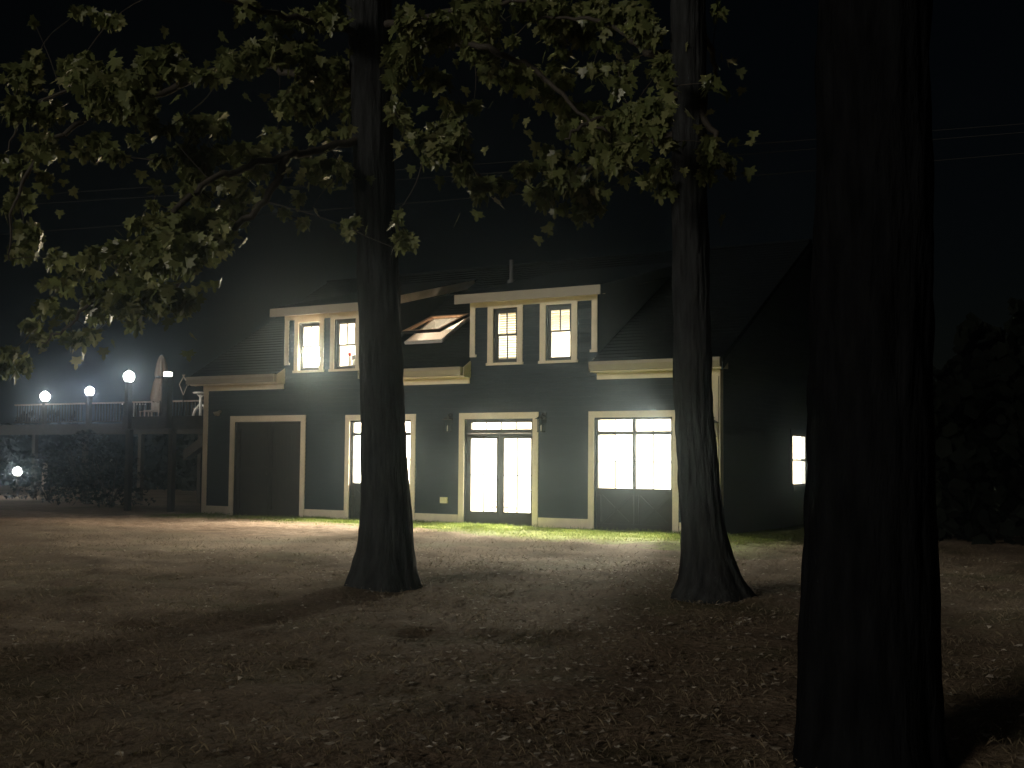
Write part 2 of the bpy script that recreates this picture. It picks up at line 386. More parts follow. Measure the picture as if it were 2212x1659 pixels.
# two carriage doors with glazed tops
def window_door(x0, x1):
    base = MB(); base.box(x0+.021, x1-.021, .05, .10, -.03, .82)
    o = part('window_door', base, 'door', H)
    casing('door_casing', x0, x1, -.04, 2.26, .13, o, M['door'])
    m = MB(); xm = (x0+x1)/2
    zt = [(.84, 1.91), (1.985, 2.215)]
    bays = [(x0+.06, xm-.028), (xm+.028, x1-.06)]
    m.box(x0+.021, x0+.06, .02, .10, .821, 2.239); m.box(x1-.06, x1-.021, .02, .10, .821, 2.239); m.box(xm-.028, xm+.028, .02, .10, .821, 2.239)
    for a, b in bays:
        m.box(a+.0005, b-.0005, .021, .099, .821, .84); m.box(a+.0005, b-.0005, .021, .099, 1.91, 1.985); m.box(a+.0005, b-.0005, .021, .099, 2.215, 2.238)
    part('frame', m, 'door', o)
    m = MB()
    for a, b in bays:
        c = (a+b)/2
        m.box(c-.012, c+.012, .035, .058, .8405, 1.9095); m.box(c-.009, c+.009, .035, .058, 1.9855, 2.2145)
        for p, q in ((a+.001, c-.0125), (c+.0125, b-.001)): m.box(p, q, .036, .057, 1.362, 1.382)
    part('muntin', m, 'sash', o)
    # X-braced lower panel
    m = MB(); m.box(x0+.022, xm-.001, .03, .049, .70, .815); m.box(xm+.001, x1-.022, .03, .049, .70, .815)
    m.box(x0+.022, xm-.001, .03, .049, -.02, .12); m.box(xm+.001, x1-.022, .03, .049, -.02, .12)
    m.box(x0+.022, x0+.12, .031, .049, .121, .699); m.box(xm-.10, xm-.002, .031, .049, .121, .699); m.box(xm+.002, xm+.10, .031, .049, .121, .699); m.box(x1-.12, x1-.022, .031, .049, .121, .699)
    for c0, c1 in ((x0+.121, xm-.101), (xm+.101, x1-.121)):
        for z0, z1, yy in ((.125, .695, .036), (.695, .125, .0375)):
            m.hexa([(c0, yy, z0-.04), (c1, yy, z1-.04), (c1, .0489, z1-.04), (c0, .0489, z0-.04), (c0, yy, z0+.04), (c1, yy, z1+.04), (c1, .0489, z1+.04), (c0, .0489, z0+.04)])
    part('lower_panel', m, 'door', o)
    for a, b in bays:
        for z0, z1 in zt:
            m = MB(); m.box(a, b, .044, .048, z0, z1); part('pane', m, 'glass', o)
    return o
window_door(-4.07, -2.34)
window_door(2.26, 3.99)

# french doors with a transom
fd = MB(); x0, x1 = -.91, .81
fd.box(x0+.021, x1-.021, .02, .10, 1.955, 2.04); fd.box(x0+.021, x1-.021, .02, .10, 2.185, 2.239)
fd.box(x0+.021, -.77, .021, .099, 2.0405, 2.1845); fd.box(.74, x1-.021, .021, .099, 2.0405, 2.1845)
FD = part('french_door', fd, 'door', H)
casing('door_casing', x0, x1, -.04, 2.26, .135, FD, M['door'])
for k in (1, 2, 3): m = MB(); c = -.77+1.51*k/4; m.box(c-.012, c+.012, .035, .06, 2.041, 2.184); part('muntin', m, 'sash', FD)
m = MB(); m.box(-.77, .74, .045, .049, 2.04, 2.185); part('pane', m, 'glass', FD)
for a, b, ga, gb in ((x0+.022, -.052, -.775, -.115), (-.048, x1-.022, .065, .735)):
    m = MB(); m.box(a, ga, .022, .066, .0, 1.953); m.box(gb, b, .022, .066, .0, 1.953)
    m.box(ga+.0005, gb-.0005, .0225, .0655, .0, .285); m.box(ga+.0005, gb-.0005, .0225, .0655, 1.84, 1.952)
    lf = part('leaf', m, 'door', FD)
    m = MB(); c = (ga+gb)/2; m.box(c-.012, c+.012, .03, .058, .286, 1.839); m.box(ga+.001, c-.0125, .031, .057, 1.052, 1.072); m.box(c+.0125, gb-.001, .031, .057, 1.052, 1.072)
    part('muntin', m, 'sash', FD)
    m = MB(); m.box(ga, gb, .042, .046, .285, 1.84); part('pane', m, 'glass', FD)
m = MB(); m.box(-.085, -.06, .012, .021, .92, 1.06); m.tube([(-.072, .012, 1.0), (-.072, -.03, 1.0), (-.16, -.03, 1.0)], .009, 6); part('handle', m, 'black', FD)
m = MB(); m.box(-1.0, .90, -.16, .02, -.06, -.002); part('threshold', m, 'concrete', FD)

# double-hung windows
def sash_window(x0, x1, z0, z1, zm, style, wall_parent=H, cw=.13, lower_open=False):
    w0 = MB(); fr = .035
    w0.box(x0+.0205, x0+.0205+fr, .03, .10, z0+.001, z1-.021); w0.box(x1-.0205-fr, x1-.0205, .03, .10, z0+.001, z1-.021)
    w0.box(x0+.0205+fr, x1-.0205-fr, .031, .099, z1-.075, z1-.0215); w0.box(x0+.0205+fr, x1-.0205-fr, .031, .099, z0+.001, z0+.05)
    W = part('sash_window', w0, 'sash', wall_parent)
    casing('window_casing', x0, x1, z0-.0, z1, cw, W, M['sash'], sill=True)
    a, b = x0+.056, x1-.056; c = (a+b)/2
    for (s0, s1, yy, nm) in ((z0+.051, zm+.012, .062, 'lower_sash'), (zm-.012, z1-.076, .038, 'upper_sash')):
        m = MB(); t = .03
        m.box(a, a+t, yy, yy+.022, s0, s1); m.box(b-t, b, yy, yy+.022, s0, s1); m.box(a+t, b-t, yy+.0005, yy+.0215, s0, s0+t); m.box(a+t, b-t, yy+.0005, yy+.0215, s1-t, s1)
        if style == 'both' or nm == 'upper_sash':
            m.box(c-.013, c+.013, yy+.001, yy+.021, s0+t, s1-t)
        part(nm, m, 'sash', W)
        m = MB(); m.box(a+t, b-t, yy+.009, yy+.012, s0+t, s1-t); part('pane', m, 'glass', W)
    return W
wA = sash_window(*W1[0], 4.03, 'upper'); wB = sash_window(*W1[1], 4.02, 'upper', cw=.12)
wC = sash_window(*W2[0], 4.06, 'both', cw=.135); wD = sash_window(*W2[1], 4.08, 'upper', cw=.135)
def blinds(W, x0, x1, z0, z1, tilt=.62):
    m = MB(); z = z1
    while z > z0:
        c, s = math.cos(tilt)*.026, math.sin(tilt)*.026
        for (y, d) in ((.118, 1),):
            m.add([(x0, y-c, z-s), (x1, y-c, z-s), (x1, y+c, z+s), (x0, y+c, z+s), (x0, y-c, z-s-.003), (x1, y-c, z-s-.003), (x1, y+c, z+s-.003), (x0, y+c, z+s-.003)],
                  [(0, 1, 2, 3), (7, 6, 5, 4), (0, 4, 5, 1), (2, 6, 7, 3), (0, 3, 7, 4), (1, 5, 6, 2)])
        z -= .052
    m.box(x0, x1, .10, .14, z0-.03, z0-.005)
    part('window_blind', m, 'blind', W)
blinds(wC, -.13, .36, 3.57, 4.57, .75)
blinds(wD, 1.16, 1.67, 4.10, 4.57, .75)

# dormer trim, cheeks, roofs
for (a, b), left in zip(D, (True, False)):
    m = MB(); m.box(a, a+.13, -.043, -.021, 3.60, DT-.09); m.box(a+.1305, a+.17, -.042, -.021, 3.60, 3.655)
    part('corner_board', m, 'trim', H)
    m = MB(); m.box(b-.13, b, -.043, -.021, 3.60, DT-.09); m.box(b-.17, b-.1305, -.042, -.021, 3.60, 3.655)
    part('corner_board', m, 'trim', H)
    m = MB(); m.box(a, b, -.049, -.021, DT-.089, DT+.02); part('frieze_board', m, 'trim', H)
    # cheeks
    m = MB()
    for c0, c1 in ((a+.002, a+.10), (b-.10, b-.002)):
        yt = (DT+.05-EZ)/(SL-.24)
        m.extrude([(.121, EZ+SL*.12-.08), (yt, roof_z(yt)-.08), (.121, DT+.05+.24*.12)], c0, c1)
    part('dormer_cheek', m, 'siding', H)
    # roof slab: rises at .24 from the front edge
    A, B = a-.20, b+.19; y0 = -.30
    def dz(y): return DT+.18+.24*(y-y0)
    m = MB(); m.hexa([(A, y0, dz(y0)-.12), (B, y0, dz(y0)-.12), (B, YM+.15, dz(YM+.15)-.12), (A, YM+.15, dz(YM+.15)-.12), (A, y0, dz(y0)), (B, y0, dz(y0)), (B, YM+.15, dz(YM+.15)), (A, YM+.15, dz(YM+.15))])
    y = y0
    while y < YM:
        ye = y+.14
        m.hexa([(A-.01, y-.01, dz(y)+.001), (B+.01, y-.01, dz(y)+.001), (B+.01, ye, dz(ye)+.001), (A-.01, ye, dz(ye)+.001), (A-.01, y-.01, dz(y)+.014), (B+.01, y-.01, dz(y)+.014), (B+.01, ye, dz(ye)+.004), (A-.01, ye, dz(ye)+.004)])
        y += .14
    part('dormer_roof', m, 'shingle', H)
    m = MB(); m.box(A-.024, B+.024, y0-.028, y0-.002, DT-.02, DT+.175)
    part('fascia_board', m, 'gutter', H)
    m = MB(); m.hexa([(A, y0, DT-.015), (B, y0, DT-.015), (B, -.05, DT+.021), (A, -.05, DT+.021), (A, y0, DT+.004), (B, y0, DT+.004), (B, -.05, DT+.04), (A, -.05, DT+.04)]); part('soffit', m, 'trim', H)
    for c0, c1 in ((A-.024, A-.002), (B+.002, B+.024)):
        m = MB(); ye = YM-.25
        m.hexa([(c0, y0, DT-.02), (c1, y0, DT-.02), (c1, ye, dz(ye)-.20), (c0, ye, dz(ye)-.20), (c0, y0, DT+.176), (c1, y0, DT+.176), (c1, ye, dz(ye)-.004), (c0, ye, dz(ye)-.004)])
        part('rake_board', m, 'siding' if (c1 > B and not left) else 'trim', H)  # right dormer's outer rake takes the siding colour so it looks unlit

# skylight, propped open
sk = MB(); a, b, y0, y1 = SKY
def rs(x, y, h): return (x, y - h*SL/math.hypot(1, SL), roof_z(y) + h/math.hypot(1, SL))
def curb(x0, x1, ya, yb, h0, h1):
    sk.hexa([rs(x0, ya, h0), rs(x1, ya, h0), rs(x1, yb, h0), rs(x0, yb, h0), rs(x0, ya, h1), rs(x1, ya, h1), rs(x1, yb, h1), rs(x0, yb, h1)])
curb(a, a+.05, y0, y1, -.2, .07); curb(b-.05, b, y0, y1, -.2, .07); curb(a+.0505, b-.0505, y0, y0+.05, -.2, .069); curb(a+.0505, b-.0505, y1-.05, y1, -.2, .069)
SKY_O = part('skylight', sk, 'white', H)
OPN = .14  # sash hinged at the top, angle off the roof
def sa(x, t, h):     # t: distance from the hinge down-slope
    ang = math.atan(SL) - OPN
    hy, hz = rs(0, y1, .09)[1:]
    dy, dz_ = -math.cos(ang), -math.sin(ang)
    return (x, hy + dy*t + math.sin(ang)*-h, hz + dz_*t + math.cos(ang)*h)
LN = (y1-y0)/math.cos(math.atan(SL))
def sbar(m, x0, x1, t0, t1, h0, h1): m.hexa([sa(x0, t1, h0), sa(x1, t1, h0), sa(x1, t0, h0), sa(x0, t0, h0), sa(x0, t1, h1), sa(x1, t1, h1), sa(x1, t0, h1), sa(x0, t0, h1)])
m = MB(); sbar(m, a-.02, a+.08, 0, LN, 0, .05); sbar(m, b-.08, b+.02, 0, LN, 0, .05); sbar(m, a+.0805, b-.0805, 0, .10, .001, .049); sbar(m, a+.0805, b-.0805, LN-.10, LN, .001, .049)
part('skylight_sash', m, 'pine', SKY_O)
m = MB(); sbar(m, a-.03, a-.021, 0, LN, -.01, .06); sbar(m, b+.021, b+.03, 0, LN, -.01, .06); sbar(m, a-.03, b+.03, LN+.001, LN+.012, -.01, .06); part('sash_cladding', m, 'black', SKY_O)
m = MB(); sbar(m, a+.08, b-.08, .10, LN-.10, .02, .026); part('skylight_pane', m, 'glass', SKY_O)

# outlet, lanterns, floodlight
m = MB(); m.box(-1.52, -1.33, -.055, -.021, .435, .565); m.box(-1.475, -1.435, -.062, -.0555, .47, .53); m.box(-1.415, -1.375, -.062, -.0555, .47, .53)
part('outlet_cover', m, 'plate', H)
def sconce(x, z):
    m = MB(); m.box(x-.05, x+.05, -.04, -.021, z+.06, z+.28)
    m.tube([(x, -.04, z+.24), (x, -.11, z+.26), (x, -.15, z+.22)], .010, 6)
    m.add([(x-.10, -.25, z+.14), (x+.10, -.25, z+.14), (x+.10, -.05, z+.14), (x-.10, -.05, z+.14), (x, -.15, z+.23)], [(3, 2, 1, 0), (0, 1, 4), (1, 2, 4), (2, 3, 4), (3, 0, 4)])
    m.box(x-.065, x+.065, -.215, -.085, z-.13, z-.115)
    for sx in (-.06, .048):
        for sy in (-.21, -.102): m.box(x+sx, x+sx+.012, sy, sy+.012, z-.115, z+.14)
    o = part('wall_lantern', m, 'black', H)
    m = MB(); m.box(x-.047, x+.047, -.196, -.104, z-.114, z+.139); part('lantern_glass', m, 'glass', o)
    m = MB(); m.lathe([(.018, -.11), (.018, -.01), (.006, .02)], (x, -.15, z)); part('bulb', m, 'white', o)
for x, z in ((-1.27, 2.11), (1.08, 2.10), (4.87, 1.99)): sconce(x, z)
m = MB(); m.lathe([(.05, 0), (.05, .03), (.02, .05)], (-8.15, -.06, 2.5)); m.tube([(-8.15, -.021, 2.50), (-8.15, -.12, 2.50), (-8.07, -.2, 2.45)], [.02, .03, .055], 10)
m.tube([(-8.15, -.12, 2.50), (-8.22, -.18, 2.45)], [.03, .055], 10)
part('flood_lamp', m, 'gutter', H)

# gable window
m = MB(); gy0, gy1, gz0, gz1 = GW
xx = XR-.06
m.box(xx, xx+.05, gy0, gy0+.05, gz0, gz1); m.box(xx, xx+.05, gy1-.05, gy1, gz0, gz1); m.box(xx+.001, xx+.049, gy0+.05, gy1-.05, gz0, gz0+.05); m.box(xx+.001, xx+.049, gy0+.05, gy1-.05, gz1-.05, gz1)
m.box(xx+.001, xx+.049, gy0+.05, gy1-.05, 1.42, 1.46); m.box(xx+.01, xx+.03, (gy0+gy1)/2-.01, (gy0+gy1)/2+.01, 1.46, gz1-.05)
gw = part('sash_window', m, 'sash', H)
m = MB(); m.box(xx+.012, xx+.016, gy0+.05, gy1-.05, gz0+.05, gz1-.05); part('pane', m, 'glass', gw)
m = MB(); m.box(XR+.02, XR+.045, gy0-.12, gy0, gz0-.1, gz1+.1); m.box(XR+.02, XR+.045, gy1, gy1+.12, gz0-.1, gz1+.1); m.box(XR+.02, XR+.045, gy0, gy1, gz1, gz1+.1); m.box(XR+.02, XR+.06, gy0, gy1, gz0-.1, gz0); part('window_casing', m, 'siding', gw)

# ------------------------------------------------------------------ rooms behind the windows
def room(x0, x1, y0, y1, z0, z1, front=False, nofaces=(), wallm='room'):
    t = .03; m = MB()
    m.box(x0, x1, y1, y1+t, z0, z1)
    if 'l' not in nofaces: m.box(x0-t, x0, y0, y1, z0, z1)
    if 'r' not in nofaces: m.box(x1, x1+t, y0, y1, z0, z1)
    m.box(x0, x1, y0, y1, z1+.001, z1+t)
    o = part('interior_wall', m, wallm, H)
    m = MB(); m.box(x0, x1, y0, y1, z0-t, z0-.001); part('interior_floor', m, 'floor', H)
room(-4.6, XR-.125, .121, 9.6, -.0, 2.62, nofaces=('r',))
room(-5.98, -3.72, .121, 2.6, 3.02, 4.72, nofaces=())
room(-.67, 2.20, .121, 2.6, 3.02, 4.72, nofaces=())
m = MB(); q = .105
for c0, c1 in ((-3.48, -3.45), (-1.2, -1.17)): m.extrude([(.15, 2.75), (3.6, 2.75), (3.6, roof_z(3.6)-q), (.15, roof_z(.15)-q)], c0, c1)
m.box(-3.449, -1.201, 3.57, 3.6, 2.75, roof_z(3.57)-q)
m.box(-3.449, -1.201, .15, .18, 2.75, roof_z(.15)-q)
part('interior_wall', m, 'room', H)     # the lit attic room under the skylight
m = MB(); m.box(-3.449, -1.201, .181, 3.569, 2.72, 2.749); part('interior_floor', m, 'floor', H)
m = MB()
for a, b, y0, y1 in ((-3.449, SKY[0]-.001, .19, 3.56), (SKY[1]+.001, -1.201, .19, 3.56), (SKY[0], SKY[1], .19, SKY[2]-.02), (SKY[0], SKY[1], SKY[3]+.02, 3.56)):
    m.hexa([(a, y0, roof_z(y0)-.14), (b, y0, roof_z(y0)-.14), (b, y1, roof_z(y1)-.14), (a, y1, roof_z(y1)-.14), (a, y0, roof_z(y0)-.11), (b, y0, roof_z(y0)-.11), (b, y1, roof_z(y1)-.11), (a, y1, roof_z(y1)-.11)])
part('interior_ceiling', m, 'room', H)
def area(name, x, y, z, sx, sy, power, c=(1, .93, .82), rot=(0, 0, 0)):
    l = bpy.data.lights.new(name, 'AREA'); l.shape = 'RECTANGLE'; l.size = sx; l.size_y = sy; l.energy = power; l.color = c
    o = bpy.data.objects.new(name, l); col.objects.link(o); o.parent = H; o.location = (x, y, z); o.rotation_euler = rot
    return o
WARM = (1, .86, .66)
for x, y, p in ((-3.2, 1.6, 1), (-.05, 1.6, 1), (3.1, 1.6, 1), (-1.6, 5.2, .6), (1.2, 7.6, .4)):
    area('ceiling_light', x, y, 2.57, 1.1, .8, 1250*p, WARM)
area('ceiling_light', -4.8, 1.2, 4.68, .5, .5, 210, (1, .86, .62))
area('ceiling_light', .7, 1.5, 4.68, .6, .6, 140, (1, .87, .66))
area('ceiling_light', -2.3, .45, 3.5, .6, .5, 60, (1, .80, .58), (R(150), 0, 0))

def room_point(x, y, z, power, c=WARM, r=.11):
    l = bpy.data.lights.new('room_point_light', 'POINT'); l.energy = power; l.color = c; l.shadow_soft_size = r
    o = bpy.data.objects.new('room_point_light', l); col.objects.link(o); o.parent = H; o.location = (x, y, z)
for x, y, p in ((-3.1, 2.0, 1), (-.1, 2.6, .9), (3.15, 2.1, 1)): room_point(x, y, 1.98, 1750*p)
room_point(-5.30, .30, 3.85, 260, (1, .74, .50), .05)  # extra light added at the bare bulb to strengthen its glow
# things seen through the glass
t = empty('cafe_table', hw(.33, 1.0, 0), -YAW); tag(t, 'small high table with thin legs seen through the right leaf of the french doors', 'table')
m = MB(); m.box(-.28, .28, -.25, .25, .70, .725); part('tabletop', m, 'darkwood', t)
for x in (-.05, .05): m = MB(); m.tube([(x, -.1, .70), (x*.7, -.1, 0)], .014, 6); part('leg', m, 'darkwood', t)
t = empty('garden_chair', hw(-.55, 1.0, 0), -YAW); tag(t, 'low scroll-backed wire chair seen through the left leaf of the french doors', 'chair')
m = MB()
for z, a0 in ((.47, .2), (.58, .13)):
    m.tube([(-a0+i*2*a0/14, -.1, z+(.018 if i % 2 else -.018)) for i in range(15)], .008, 5)
part('backrest', m, 'black', t)
m = MB(); m.box(-.22, .22, -.15, .25, .33, .36); part('seat', m, 'darkwood', t)
for x in (-.2, .2):
    for y in (-.12, .22): m = MB(); m.tube([(x, y, .33), (x, y, 0)], .012, 6); part('leg', m, 'black', t)
t = empty('coffee_maker', hw(-4.22, .38, 3.50), -YAW); tag(t, 'dark grey rounded appliance behind the lower pane of the left dormer', 'appliance')
m = MB(); m.extrude([(-.08, 0), (.08, 0), (.08, .30), (.02, .34), (-.08, .30)], -.10, .10); part('body', m, 'grey', t)
m = MB(); m.lathe([(.06, 0), (.08, .06), (.06, .13), (.03, .15)], (.08, -.17, .04)); part('jug', m, 'white', t)
t = empty('bottle', hw(-4.42, .35, 3.50), -YAW); tag(t, 'pale bottle with a red cap standing inside the left dormer window', 'bottle')
m = MB(); m.lathe([(.04, 0), (.04, .22), (.022, .27), (.022, .30)]); part('body', m, 'white', t)
m = MB(); m.lathe([(.04, .29), (.04, .37), (.025, .38)]); part('cap', m, 'red', t)
t = empty('table_lamp', hw(-5.33, .33, 3.50), -YAW); tag(t, 'blazing bare bulb lamp in the leftmost dormer window', 'lamp')
m = MB(); m.lathe([(.06, 0), (.06, .015), (.012, .03), (.012, .12)]); part('base', m, 'black', t)
m = MB(); m.lathe([(.02, .12), (.055, .17), (.065, .22), (.05, .27), (.01, .29)]); part('bulb', m, 'bulb', t)
m = MB(); m.box(-5.9, -3.8, .16, .62, 3.44, 3.495); part('counter', m, 'room', H)

# ------------------------------------------------------------------ DECK and what stands on it
FLOOR = 2.42
dk = empty('raised_deck', hw(0, 0, 0), -YAW); tag(dk, 'high dark timber deck joined to the left end of the house', 'deck')
m = MB()
def planks(x0, x1, y0, y1):
    y = y0
    while y < y1: m.box(x0, x1, y, min(y+.135, y1), FLOOR-.04, FLOOR); y += .142
planks(-11.9, XL-.03, .25, 6.2); planks(-24.0, -11.95, 4.8, 8.5)
part('deck_floor', m, 'deck', dk)
m = MB(); m.box(-11.92, XL-.03, .20, .245, FLOOR-.32, FLOOR+.02); m.box(-24.0, -12.0, 4.75, 4.795, FLOOR-.32, FLOOR+.02); part('fascia_board', m, 'deck', dk)
for x, y in ((-11.8, .35), (-10.2, .35), (-9.0, .35), (-13.8, 4.9), (-16.4, 4.9), (-19, 4.9), (-21.5, 4.9)):
    m = MB(); m.box(x-.07, x+.07, y-.07+.0, y+.07, -.05, FLOOR-.045); part('support_post', m, 'deck', dk)
def railing(p0, p1, top=.72):
    m = MB(); n = int(math.hypot(p1[0]-p0[0], p1[1]-p0[1])/.13)
    d = Vector((p1[0]-p0[0], p1[1]-p0[1], 0)); L_ = d.length; d.normalize(); q = Vector((-d.y, d.x, 0))
    def bar(a, b, z0, z1, w): 
        A = Vector((p0[0], p0[1], 0))+d*a; B = Vector((p0[0], p0[1], 0))+d*b
        pts = [A-q*w, B-q*w, B+q*w, A+q*w]
        m.hexa([(p.x, p.y, z0) for p in pts] + [(p.x, p.y, z1) for p in pts])
    bar(0, L_, FLOOR+top-.05, FLOOR+top, .035)
    part('top_rail', m, 'rail', dk); m = MB()
    for i in range(1, n): bar(i*L_/n-.017, i*L_/n+.017, FLOOR+.1205, FLOOR+top-.0505, .014)
    bar(0, L_, FLOOR+.08, FLOOR+.12, .02); part('balusters', m, 'deck', dk)
railing((-12.6, 6.0), (-9.2, 6.0), .55)
railing((-22.6, 4.9), (-19.1, 4.9)); railing((-18.7, 4.9), (-12.6, 4.9))
# stair stringer going down on the left
m = MB(); m.hexa([(-13.6, 4.0, 1.3), (-13.6, 4.3, 1.3), (-12.2, 4.3, FLOOR-.35), (-12.2, 4.0, FLOOR-.35), (-13.6, 4.0, 1.6), (-13.6, 4.3, 1.6), (-12.2, 4.3, FLOOR-.05), (-12.2, 4.0, FLOOR-.05)]); part('stringer', m, 'deck', dk)

def post_lamp(name, x, y, z0, z1, w, headm, label, head='globe', hr=.07, power=0, c=(1, .93, .84)):
    t = empty(name, hw(x, y, z0), -YAW); tag(t, label, 'lamp', 'lamps on the deck')
    h = z1-z0
    m = MB(); m.box(-w/2, w/2, -w/2, w/2, 0, h-hr*1.2); m.box(-w/2-.015, w/2+.015, -w/2-.015, w/2+.015, h-hr*1.2+.001, h-hr*1.2+.03); part('post', m, 'deck', t)
    m = MB()
    if head == 'globe': m.lathe([(hr*.5, h-hr), (hr*.9, h-hr*.5), (hr, h), (hr*.85, h+hr*.5), (hr*.3, h+hr*.95)])
    else: m.box(-hr*1.3, hr*1.3, -hr, hr, h-hr*.8, h+hr*.8)
    part('lamp_glass', m, headm, t)
    m = MB()
    if head == 'globe': m.lathe([(hr*.32, h+hr*.97), (hr*.3, h+hr*1.2), (.01, h+hr*1.4)])
    else: m.add([(-hr*1.6, -hr*1.3, h+hr*.81), (hr*1.6, -hr*1.3, h+hr*.81), (hr*1.6, hr*1.3, h+hr*.81), (-hr*1.6, hr*1.3, h+hr*.81), (0, 0, h+hr*1.6)], [(3, 2, 1, 0), (0, 1, 4), (1, 2, 4), (2, 3, 4), (3, 0, 4)])
    part('lamp_cap', m, 'black', t)
    if power:
        l = bpy.data.lights.new('lamp_light', 'POINT'); l.energy = power; l.color = c; l.shadow_soft_size = hr*1.3
        o = bpy.data.objects.new('lamp_light', l); col.objects.link(o); o.parent = t; o.location = (0, -hr*2.6, h+.02)
    return t
post_lamp('post_lamp', -21.07, 4.9, FLOOR-.3, 3.39, .12, 'lampwhite', 'glowing globe lamp at the far left end of the deck rail', hr=.155)
post_lamp('post_lamp', -18.87, 4.9, FLOOR-.3, 3.52, .14, 'lampcool', 'cool white globe lamp second from the left on the deck rail', hr=.14)
post_lamp('post_lamp', -11.62, .12, FLOOR-.3, 3.50, .14, 'lampwhite', 'largest and highest globe lamp on the deck, over its front corner post', hr=.14)
post_lamp('post_lamp', -10.18, .12, FLOOR-.3, 3.51, .19, 'lamprect', 'small square-headed lamp on the brown post in front of the umbrella', head='box', hr=.065)
post_lamp('post_lamp', -13.71, 2.0, FLOOR, 3.18, .10, 'lampviolet', 'tiny violet globe lamp just below the highest deck lamp', hr=.075)
post_lamp('path_lamp', -22.5, 5.0, .0, .87, .08, 'lampwhite', 'low bright lamp near the ground below the left end of the deck', hr=.145)
t = empty('marker_post', hw(-21.1, 5.0, 0), -YAW); tag(t, 'short pale post standing beside the low ground lamp', 'post')
m = MB(); m.box(-.06, .06, -.06, .06, 0, 1.12); part('shaft', m, 'rail', t); m = MB(); m.box(-.075, .075, -.075, .075, 1.121, 1.16); part('cap', m, 'rail', t)

# closed umbrella
t = empty('patio_umbrella', hw(-12.45, 2.0, FLOOR), -YAW); tag(t, 'closed beige patio umbrella tied at the middle on the deck', 'umbrella')
m = MB(); m.tube([(0, 0, 0), (0, 0, 1.82)], .025, 10); part('pole', m, 'deck', t)
def canopy(prof, n=32):
    m = MB(); vs = []; k = len(prof)
    for i, (r, z) in enumerate(prof):
        for j in range(n):
            w = 2*math.pi*j/n; q = r*(1+.20*math.cos(w*8)+.05*math.sin(w*3+i))
            vs.append((q*math.cos(w), q*math.sin(w), z+(.03*math.cos(w*8) if i == 0 else 0)))
    m.add(vs, [(i*n+j, i*n+(j+1) % n, (i+1)*n+(j+1) % n, (i+1)*n+j) for i in range(k-1) for j in range(n)], True); return m
part('canopy', canopy([(.23, .50), (.24, .62), (.20, .85), (.17, 1.05), (.13, 1.19), (.155, 1.22), (.16, 1.30), (.12, 1.55), (.08, 1.72), (.045, 1.79), (.01, 1.82)]), 'canvas', t)
m = MB(); m.lathe([(.155, 1.15), (.16, 1.19), (.155, 1.23)]); part('tie_strap', m, 'black', t)
m = MB(); m.lathe([(.25, .0), (.25, .05), (.05, .09), (.04, .2)]); part('base', m, 'black', t)

# white pedestal table with sled legs, trellis, chairs, far furniture
t = empty('bar_table', hw(-10.9, 2.0, FLOOR), -YAW); tag(t, 'white tall table with splayed legs at the house end of the deck', 'table')
m = MB(); m.lathe([(.20, .70), (.22, .715), (.22, .74), (.20, .745)]); part('tabletop', m, 'white', t)
m = MB(); m.tube([(0, 0, .02), (0, 0, .70)], .04, 8); part('pedestal', m, 'white', t)
m = MB(); m.tube([(0, 0, .58), (-.14, 0, .70)], .018, 6); m.tube([(0, 0, .58), (.14, 0, .70)], .018, 6); part('brace', m, 'white', t)
for s in (-1, 1): m = MB(); m.tube([(s*.07, 0, .40), (s*.20, 0, .26), (s*.32, 0, .02)], [.02, .035, .028], 8); part('leg', m, 'white', t)
t = empty('garden_trellis', hw(-11.57, 2.0, FLOOR), -YAW); tag(t, 'thin diamond-shaped metal frame on a stem beside the white table', 'trellis')
m = MB(); m.tube([(.04, 0, 1.24), (-.16, 0, .98), (0, 0, .68), (.16, 0, .98), (-.04, 0, 1.24)], .016, 6); part('frame', m, 'gutter', t)
m = MB(); m.tube([(0, 0, .67), (0, 0, 0)], .014, 6); part('stem', m, 'black', t)
def deck_chair(x, y, rz, label):
    t = empty('slatted_chair', hw(x, y, FLOOR), -YAW+rz); tag(t, label, 'chair', 'chairs on the deck')
    m = MB()
    for i in range(6): m.box(-.24+i*.085, -.18+i*.085, .21, .235, .35, .62)
    m.box(-.26, .27, .206, .24, .621, .66); part('backrest', m, 'rail', t)
    m = MB()
    for i in range(5): m.box(-.25, .26, -.22+i*.09, -.15+i*.09, .33, .35)
    part('seat', m, 'rail', t)
    for sx in (-.24, .22):
        for sy in (-.2, .19): m = MB(); m.box(sx, sx+.03, sy, sy+.03, 0, .329); part('leg', m, 'rail', t)
deck_chair(-11.75, 3.0, 0, 'pale slatted chair between the umbrella and the white table')
deck_chair(-14.2, 3.4, .3, 'pale slatted chair left of the umbrella, nearer to it')
deck_chair(-14.95, 3.9, -.2, 'pale slatted chair left of the umbrella, farther from it')
t = empty('side_table', hw(-17.6, 5.6, FLOOR), -YAW); tag(t, 'bright white small table near the second deck lamp', 'table')
m = MB(); m.box(-.30, .30, -.25, .25, .66, .70); part('tabletop', m, 'white', t)
m = MB(); m.box(-.07, .07, -.07, .07, 0, .659); part('pedestal', m, 'white', t)

